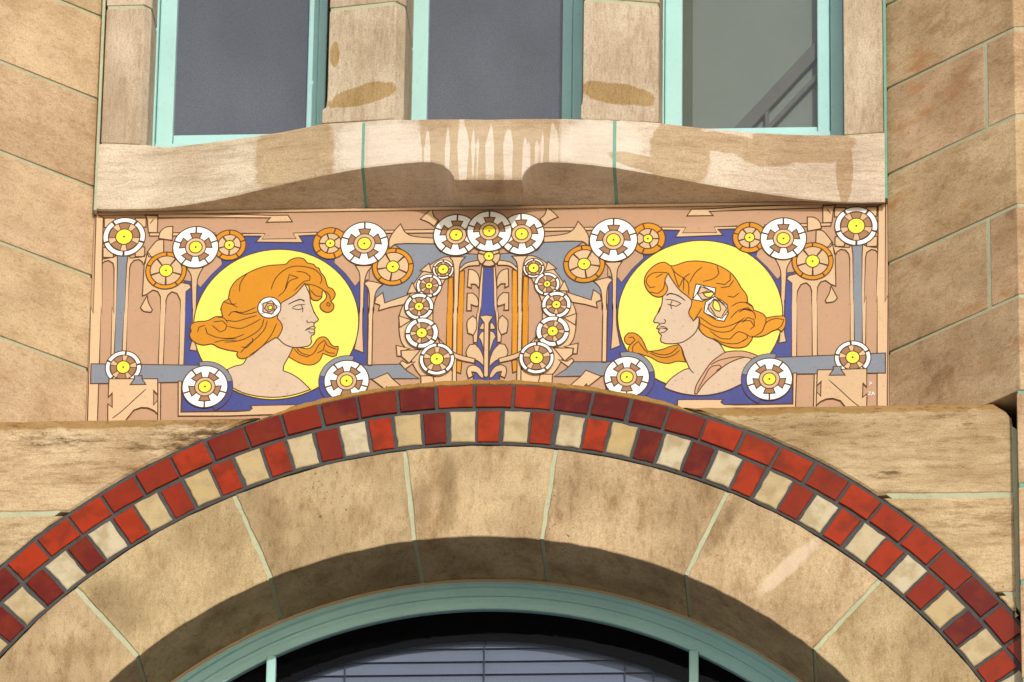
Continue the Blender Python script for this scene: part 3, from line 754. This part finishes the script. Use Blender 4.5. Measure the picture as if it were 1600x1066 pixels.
put('zigzag', [6, (128, 672), (272, 612), (312, 662), (425, 760), (425, 800), (300, 780), (262, 738), (248, 764)], 4, 'beige', False)
# hanging chain behind the small rosettes
put('chain_band', [5, (870, 545), (790, 548), (690, 600), (580, 700), (460, 880), (410, 1000), 6, (384, 60), (376, 200), (400, 330), (470, 420), (500, 520), (560, 620), (640, 690), (760, 720), (860, 720), (880, 620), (860, 460), (760, 310), (700, 220), (690, 60), 5, (700, 980), (730, 900), (800, 760), (880, 640)], 2, 'beige')
for q in ((5, (655, 604), (682, 692), (572, 672)), (5, (498, 782), (545, 876), (452, 882)), (6, (374, 84), (492, 122), (382, 192)), (6, (350, 358), (480, 388), (392, 408), (396, 456), (358, 456)), (6, (395, 404), (575, 398), (470, 522), (400, 460)), (6, (384, 520), (404, 498), (450, 525), (525, 508), (432, 578)), (6, (578, 640), (690, 636), (708, 730), (580, 730))):
    put('flag', list(q), 4, 'beige', False)
put('arm', [6, (735, 285), (800, 350), (900, 430), (1080, 482), (1072, 522), (930, 490), (860, 450), (760, 340)], 6, 'beige')
put('orange_bar', [5, (832, 745), (876, 728), (876, 1066), 6, (872, 0), (866, 420), (814, 370), (820, 0), 5, (824, 1066)], 3, 'orange', False)
put('orange_bar', [5, (936, 680), (982, 670), (972, 1066), 6, (970, 0), (960, 456), (905, 440), (918, 0), 5, (922, 1066)], 3, 'orange', False)
put('orange_bar', [6, (895, 490), (958, 506), (946, 616), (860, 586)], 3, 'orange', False)
put('pillar', [5, (842, 545), (990, 545), (945, 600), (932, 700), (920, 1066), 6, (915, 0), (906, 740), (868, 740), (878, 0), 5, (882, 1066), (886, 690), (874, 590)], 4, 'beige')
put('top_arc', [5, (932, 660), (1000, 602), (1120, 576), (1120, 624), (1010, 634), (938, 686)], 5, 'beige')
put('blue_bar', [5, (1158, 640), (1252, 640), (1272, 1066), 6, (1266, 0), (1266, 90), (1290, 330), (1310, 740), (1050, 740), (1075, 600), (1098, 330), (1118, 90), (1130, 0), 5, (1130, 1066)], 3, 'blue', False, mirror=False)
put('side_rail', [5, (1142, 636), (1160, 640), (1132, 1066), 6, (1132, 0), (1118, 100), (1098, 330), (1066, 330), (1062, 250), (1092, 200), (1092, 110), (1108, 0), 5, (1112, 1066), (1120, 830)], 4, 'beige', False)
for q in ((5, (1020, 660), (1066, 668), (1106, 705), (1122, 770), (1116, 835), (1085, 800), (1042, 796), (1046, 834), (1010, 820)), (5, (1008, 882), (1060, 880), (1100, 920), (1112, 985), (1098, 1004), (1042, 986), (1046, 1042), (1003, 1042)), (6, (1008, 135), (1060, 84), (1092, 120), (1092, 205), (1064, 262), (1012, 242)), (6, (1000, 405), (1030, 352), (1080, 345), (1130, 400), (1160, 480), (1166, 562), (1130, 520), (1080, 490), (1030, 492), (1000, 445)), (6, (1003, 605), (1012, 560), (1060, 540), (1118, 562), (1155, 622), (1160, 664), (1128, 650), (1092, 610), (1050, 602), (1060, 642), (1018, 662))):
    put('curled_leaf', list(q), 5, 'beige')
put('small_leaf', [6, (1116, 205), (1145, 152), (1170, 150), (1170, 212)], 4, 'beige', False)
put('small_leaf', [6, (1112, 282), (1132, 242), (1170, 220), (1170, 460), (1152, 380), (1132, 312)], 4, 'beige')
put('spire', [6, (1122, 88), (1185, 78), (1248, 88), (1208, 150), (1202, 640), (1182, 656), (1160, 640), (1164, 150)], 6, 'beige', False, mirror=False)

# medallions
def medallion(cx, cy, lab):
    c = pix(cx, cy, 0); R = pix(cx+129, cy, 0)[0]-c[0]
    return tile('medallion', circ(c, R, 72), 4, 'yellow', None, LW, label=lab)
mL = medallion(431.5, 507, 'yellow disc with a red haired head facing right')
mR = medallion(1094, 492.5, 'yellow disc with a red haired head facing left, two roses in the hair')
def halo(px, py, si):
    c = pix(px, py, 0); R = pix(px+43.5, py, 0)[0]-c[0]; n = 24
    for sg in (1, -1):
        cc = (sg*c[0], c[1])
        for a0, a1, mt in ((-.25, 1.35, 'grey'), (1.35, 2.75, 'blue')):
            pts = [(cc[0]+sg*si*q*R*math.sin(a0+(a1-a0)*i/n), cc[1]+q*R*math.cos(a0+(a1-a0)*i/n)) for q, rg in ((1., range(n+1)), (.6, range(n, -1, -1))) for i in rg]
            tile('halo', pts, 9, mt, None, .0026)
halo(320.4, 605.3, 1); halo(541.7, 596.2, -1)
def fig(name, seq, layer, mat, par, lines=(), lw=LW): return put(name, seq, layer, mat, True, False, par, lines, lw)
# left head
fig('neck', [4, (640, 375), (600, 460), (556, 540), (548, 592), (620, 620), (700, 670), (762, 727), (800, 766), (700, 800), (580, 828), (450, 838), (300, 826), (180, 797), (80, 750), (74, 690), (40, 600), (28, 582), (100, 550), (175, 530), (215, 470), (280, 420), (370, 345), (500, 275)], 6, 'skin', mL)
fig('hair_lock', [4, (625, 385), (680, 376), (760, 388), (800, 380), (830, 350), (860, 305), (890, 283), (930, 280), (962, 302), (990, 345), (1018, 366), (1056, 366), (1056, 400), (1040, 450), (1005, 462), (915, 432), (890, 490), (850, 525), (790, 540), (700, 520), (600, 465)], 5, 'orange', mL,
    lines=[[4, (650, 390), (700, 440), (770, 465), (830, 430), (880, 350), (930, 310), (960, 360), (1050, 395)], [4, (860, 430), (920, 400), (935, 340)], [4, (670, 380), (720, 430), (790, 450)], [4, (930, 400), (970, 425), (1030, 430)]])
fig('face', [3, (745, 790), (775, 850), (795, 900), (800, 960), (820, 1020), (836, 1066), 4, (832, 45), (852, 80), (876, 116), (868, 130), (838, 152), (834, 178), (846, 195), (833, 210), (841, 226), (836, 256), (812, 266), (805, 290), (810, 330), (790, 358), (740, 372), (640, 376), (560, 346), (497, 290), (520, 200), (480, 60), 3, (500, 960), (640, 880)], 7, 'skin', mL,
    lines=[[3, (595, 986), (650, 958), (700, 940), (746, 950)], [3, (600, 982), (660, 955), (712, 938), (748, 962)], [3, (632, 1014), (682, 992), (752, 986)], [3, (628, 1022), (690, 1034), (732, 1022)], [3, (712, 990), (730, 1024), (726, 1060)], [4, (772, 124), (766, 140), (784, 150), (812, 142), (838, 152)], [4, (750, 222), (790, 206), (834, 210)], [4, (752, 220), (800, 190), (832, 182)], [4, (782, 226), (800, 246), (836, 240)]])
fig('hair', [3, (748, 792), (785, 812), (796, 880), (802, 916), (824, 945), (870, 950), (904, 922), (908, 880), (918, 852), (938, 875), (950, 912), (930, 950), (896, 980), (890, 1012), (916, 1046), (960, 1060), (992, 1050), (1016, 1020), (1014, 985), (988, 956), (1016, 930), (1030, 890), (1002, 842), (962, 822), (932, 735), (896, 690), (880, 650), (850, 640), (830, 616), (770, 600), (740, 566), (680, 555), (612, 576), (575, 612), (510, 620), (430, 625), (350, 642), (270, 672), (180, 720), (110, 770), (62, 840), (46, 905), (40, 940), 1, (1330, 945), (1298, 966), (1272, 1030), 2, (1276, 20), (1284, 62), (1292, 92), (1222, 95), (1150, 130), (1050, 140), (1000, 160), (992, 200), (1000, 228), (985, 255), (1000, 300), (1050, 340), (1120, 356), (1192, 346), (1250, 376), (1340, 402), (1421, 416), 4, (130, 422), (118, 442), (132, 470), (170, 482), (215, 470), (280, 430), (370, 355), (470, 292), (500, 282), (541, 200), (526, 146), (495, 104), (510, 50), 3, (525, 990), (540, 966), (650, 900)], 8, 'orange', mL,
    lines=[[3, (145, 870), (150, 800), (190, 730), (215, 705)], [3, (435, 850), (470, 760), (530, 690), (620, 640), (720, 634), (830, 660), (890, 710), (906, 760), (890, 796)],
           [3, (500, 915), (560, 860), (582, 790), (606, 710), (690, 740), (606, 772), (570, 850)], [3, (670, 680), (750, 692), (800, 730), (790, 766), (740, 776), (650, 862)],
           [3, (770, 795), (850, 815), (922, 852)], [3, (800, 850), (850, 905), (900, 912)], [3, (940, 860), (975, 900), (986, 945)], [3, (50, 930), (72, 980), (130, 1015)],
           [3, (960, 965), (985, 985), (975, 1005), (950, 990), (962, 965)],
           [4, (90, 45), (200, 70), (320, 45)], [4, (40, 90), (70, 50), (130, 45)], [4, (20, 125), (110, 137), (200, 112), (310, 80)], [4, (30, 182), (150, 202), (250, 165), (340, 115)],
           [4, (0, 330), (120, 320), (230, 280), (340, 200), (372, 110)], [4, (150, 430), (215, 360), (320, 275), (380, 200), (402, 130)], [4, (240, 448), (350, 370), (440, 260), (490, 150)], [4, (0, 296), (100, 288), (190, 255)],
           [4, (160, 372), (210, 380), (270, 320), (262, 290)],
           [2, (1060, 236), (1070, 192), (1130, 170)], [2, (1130, 190), (1150, 250), (1250, 288), (1421, 298)], [2, (1200, 142), (1290, 132), (1330, 172), (1316, 215), (1268, 236), (1190, 170)],
           [2, (1210, 332), (1300, 312), (1421, 312)], [2, (1240, 98), (1300, 105), (1340, 150)], [1, (1300, 962), (1370, 985), (1421, 980)], [3, (90, 1050), (180, 1060), (300, 1010)]])
def rose(par, outer, inner, layer):
    root = tile('rose', outer, layer, 'white', par, .0038)
    return root
c = pix(421, 481.5, 0); R = pix(439, 481.5, 0)[0]-c[0]
tile('rose', circ(c, R, 30), 9, 'white', mL, .004, lines=[[(c[0]+R*math.sin(a+.3), c[1]+R*math.cos(a+.3)), (c[0]+R*.66*math.sin(a), c[1]+R*.66*math.cos(a))] for a in [k*T5 for k in range(5)]])
tile('rose_petal', circ(c, R*.68, 5, .3), 10, 'beige', mL, .004)
tile('rose_petal', circ((c[0]+R*.03, c[1]), R*.46, 5, .75), 11, 'drape', mL, .0034)
tile('rose_heart', circ((c[0]+R*.08, c[1]-R*.02), R*.25, 4, .5), 12, 'hub', mL, .003)
# right head
fig('neck', [10, (700, 335), (740, 382), (770, 470), (800, 540), (812, 570), (760, 585), (660, 650), (610, 700), (580, 746), (650, 776), (760, 806), (880, 820), (1000, 815), (1150, 780), (1300, 712), (1312, 640), (1340, 560), (1400, 490), 12, (60, 440), (150, 462), (0, 420), 10, (1180, 420), (1140, 418), (1090, 340), (1020, 296), (950, 262), (900, 205), (880, 120), (800, 240)], 6, 'skin', mR, lines=[[10, (800, 540), (826, 590), (856, 616)]])
fig('drape', [10, (1300, 410), (1200, 412), (1140, 425), (1070, 470), (1010, 520), (940, 620), (890, 700), (866, 760), (862, 806), (882, 806), (960, 700), (1070, 600), (1180, 520), (1330, 468), (1396, 486), 12, (110, 470), (165, 466), (110, 440), (40, 418)], 7, 'drape', mR,
    lines=[[10, (880, 790), (960, 640), (1010, 560), (1090, 540), (1110, 560), (1060, 595)], [10, (1010, 540), (1080, 500), (1200, 470), (1320, 462)]])
fig('hair_lock', [10, (735, 350), (640, 365), (560, 395), (440, 412), (420, 400), (390, 330), (350, 272), (300, 243), (250, 243), (215, 280), (214, 320), (240, 350), (268, 348), (246, 390), (260, 430), (300, 465), (370, 470), (400, 450), (460, 470), (530, 510), (620, 525), (700, 505), (778, 512), (752, 440)], 5, 'orange', mR,
    lines=[[10, (440, 412), (560, 445), (640, 430), (710, 370)], [10, (440, 425), (560, 470), (660, 450), (725, 400)], [10, (268, 348), (310, 310), (290, 280), (250, 285)], [10, (290, 430), (290, 370), (340, 320), (390, 390), (430, 430)], [10, (300, 465), (340, 430), (400, 450)]])
fig('face', [9, (620, 695), (590, 745), (590, 800), (608, 860), (566, 912), (560, 970), (542, 1030), (525, 1066), 10, (545, 0), (520, 58), (482, 130), (490, 148), (524, 150), (541, 165), (520, 180), (510, 200), (535, 216), (525, 230), (535, 246), (555, 266), (545, 300), (552, 325), (600, 342), (720, 336), (790, 306), (862, 246), (895, 180), (905, 90), (850, 60), 9, (850, 980), (820, 900), (730, 830), (670, 750)], 7, 'skin', mR,
    lines=[[9, (598, 908), (630, 886), (700, 900), (776, 950)], [9, (600, 898), (640, 884), (712, 908), (776, 952)], [9, (596, 940), (650, 944), (690, 958), (738, 976)], [9, (738, 976), (690, 1004), (645, 992), (612, 985)], [9, (655, 946), (640, 990), (650, 1030)], [10, (576, 116), (594, 132), (582, 156), (545, 152)], [10, (522, 202), (560, 198), (612, 210)], [10, (540, 183), (580, 186), (612, 208), (580, 236), (540, 244)]])
fig('hair', [9, (568, 595), (500, 620), (432, 680), (400, 742), (400, 800), (430, 860), (480, 905), (530, 918), (572, 906), (606, 862), (610, 830), (586, 765), (616, 700), (660, 770), (720, 850), (800, 915), (836, 950), (830, 1000), (812, 1040), 10, (822, 10), (806, 60), (850, 132), (890, 95), (905, 110), (910, 170), (904, 205), (960, 270), (1040, 305), (1130, 356), (1230, 382), (1330, 370), (1380, 322), (1398, 285), 12, (90, 276), (150, 280), (220, 260), (280, 225), (332, 210), (365, 232), (396, 180), (400, 105), (380, 85), (300, 90), (220, 105), (200, 75), (150, 48), 11, (105, 1040), (90, 1000), (40, 966), 9, (1352, 965), (1342, 900), (1290, 830), (1250, 760), (1190, 690), (1100, 635), (1000, 600), (880, 585), (780, 592), (690, 622), (640, 628), (600, 603)], 8, 'orange', mR,
    lines=[[9, (500, 822), (450, 832), (414, 780), (430, 730), (480, 696), (560, 690), (616, 696)], [9, (500, 740), (570, 700)], [9, (586, 765), (572, 840), (520, 886), (440, 870)], [9, (640, 630), (680, 690), (760, 745), (802, 790), (806, 905)],
           [9, (760, 745), (758, 862)], [9, (930, 640), (862, 700), (812, 790)], [9, (660, 660), (690, 760), (716, 832), (760, 745), (820, 700)], [9, (1070, 630), (1086, 700), (1040, 746), (935, 776)],
           [9, (1190, 700), (1190, 762), (1140, 802), (1060, 790)], [9, (1224, 760), (1180, 822), (1100, 832)], [9, (1272, 880), (1222, 920), (1165, 910)], [9, (1205, 1004), (1260, 972), (1330, 970), (1400, 1012)],
           [9, (1270, 1060), (1320, 1030), (1390, 1050)], [10, (905, 92), (960, 132), (1040, 182), (1130, 190), (1250, 150), (1330, 100)], [10, (910, 152), (1000, 205), (1100, 236), (1200, 220), (1280, 140), (1380, 130), (1410, 180)],
           [10, (1000, 222), (1100, 292), (1190, 300), (1250, 240), (1290, 235), (1390, 285)], [10, (1030, 290), (1120, 332), (1250, 342), (1340, 300)], [10, (850, 132), (900, 60), (930, 10)], [10, (1190, 110), (1260, 40), (1350, 10), (1400, 50)],
           [12, (0, 150), (50, 100), (108, 120), (112, 180), (70, 212)], [12, (0, 30), (60, 25), (110, 60), (122, 115)], [12, (110, 275), (180, 232), (220, 150), (300, 112), (386, 120), (350, 190), (250, 240)], [12, (220, 105), (215, 160)], [12, (0, 320), (50, 290), (40, 265)]])
put('rose', [9, (875, 798), (1056, 836), (1046, 912), (930, 958), (842, 940)], 9, 'white', False, False, mR, lines=[[9, (915, 812), (885, 880), (845, 938)], [9, (935, 815), (1050, 880)], [9, (885, 880), (935, 950)]])
put('rose_petal', [9, (920, 822), (1020, 862), (945, 885), (1030, 925), (930, 945), (890, 890)], 10, 'beige', False, False, mR, lines=[[9, (900, 890), (1000, 855)]])
put('rose_heart', [9, (942, 885), (1020, 872), (1042, 890), (1010, 922), (965, 915)], 11, 'yellow', True, False, mR)
put('rose', [9, (1042, 914), (1120, 955), (1162, 990), (1172, 1066), 10, (1170, 72), (1132, 136), (1060, 122), (990, 80), (948, 52), 9, (962, 968)], 10, 'white', False, False, mR, lines=[[9, (1000, 960), (970, 1060)], [10, (985, 70), (1060, 110), (1165, 70)], [9, (1050, 920), (1160, 1000)]])
put('rose_petal', [9, (1040, 935), (1095, 960), (1150, 1010), (1165, 1060), 10, (1165, 50), (1115, 110), (1050, 90), (995, 40), 9, (985, 1010)], 11, 'beige', False, False, mR, lines=[[10, (1000, 0), (1060, 90)], [10, (1160, 10), (1110, 100)]])
put('rose_heart', [9, (1042, 945), (1085, 975), (1102, 1040), 10, (1090, 45), (1050, 30), 9, (1030, 1000)], 12, 'yellow', True, False, mR)

# rosettes
both(ring, 194.2, 370.8, 33, 5, math.pi)
both(ring, 192.8, 574.5, 28, 3, .12, hub=.38, inn=.75)
both(wheel, 259.7, 423.5, 31.8, 6, 0)
both(wheel, 358.5, 383.8, 26, 6, 0, inn=.69, hub=.30)
both(wheel, 516.2, 381, 27, 6, .3, inn=.64, hub=.27)
both(wheel, 614, 417.6, 32, 6, .15, inn=.77, hub=.31)
both(gear, 306, 387.4, 35.6, 10, 0)
both(gear, 569.6, 381.8, 37.2, 10, 0)
both(gear, 320.4, 605.3, 35.6, 10, math.pi)
both(gear, 541.7, 596.2, 35, 10, math.pi)
both(gear, 712.9, 368.3, 35.4, 10, .05)
both(gear, 764.7, 362.7, 34.8, 16, 0, False)
both(ring, 692.6, 421.8, 16.5, 6, 0, hub=.5, inn=.78)
both(ring, 670.6, 447.7, 19.8, 11, .3, hub=.28, inn=.74)
both(ring, 655, 480.6, 22.6, 16, .6, hub=.31, inn=.72)
both(ring, 659.3, 522.2, 25.8, 21, .9, hub=.33, inn=.70)
both(ring, 683, 563.3, 27.2, 26, 0, hub=.38, inn=.78)
c = pix(764, 401.2, 0); root = tile('small_rosette', circ(c, 12*S, 20), 8, 'line', None, 0)
for k in range(5): tile('petal', sect(c, 6*S, 17.5*S, math.pi+(k-.5)*T5+.04, math.pi+(k+.5)*T5-.04, 6), 9, 'beige', root, .0034)
hubs(c, 17.5*S, 10, root, .44)
# the tile painter's marks at the lower right
def mark(txt, px, py, hpx):
    cu = bpy.data.curves.new('mark', 'FONT'); cu.body = txt; cu.size = hpx*S*1.5; cu.align_x = 'CENTER'; cu.extrude = .0004
    to = bpy.data.objects.new('mark_tmp', cu); COL.objects.link(to)
    dg = bpy.context.evaluated_depsgraph_get(); me = bpy.data.meshes.new_from_object(to.evaluated_get(dg))
    bpy.data.objects.remove(to); bpy.data.curves.remove(cu)
    x, z = pix(px, py, 0)
    for v in me.vertices: v.co = Vector((v.co.x+x, -.0016-v.co.z, v.co.y+z+ZO))
    me.materials.clear()
    link('painted_mark', me, [MAT['white']], panel)
mark('P', 1160+1187/ZS, 480+728/ZS, 6); mark('ZA', 1160+1192/ZS, 480+818/ZS, 6)
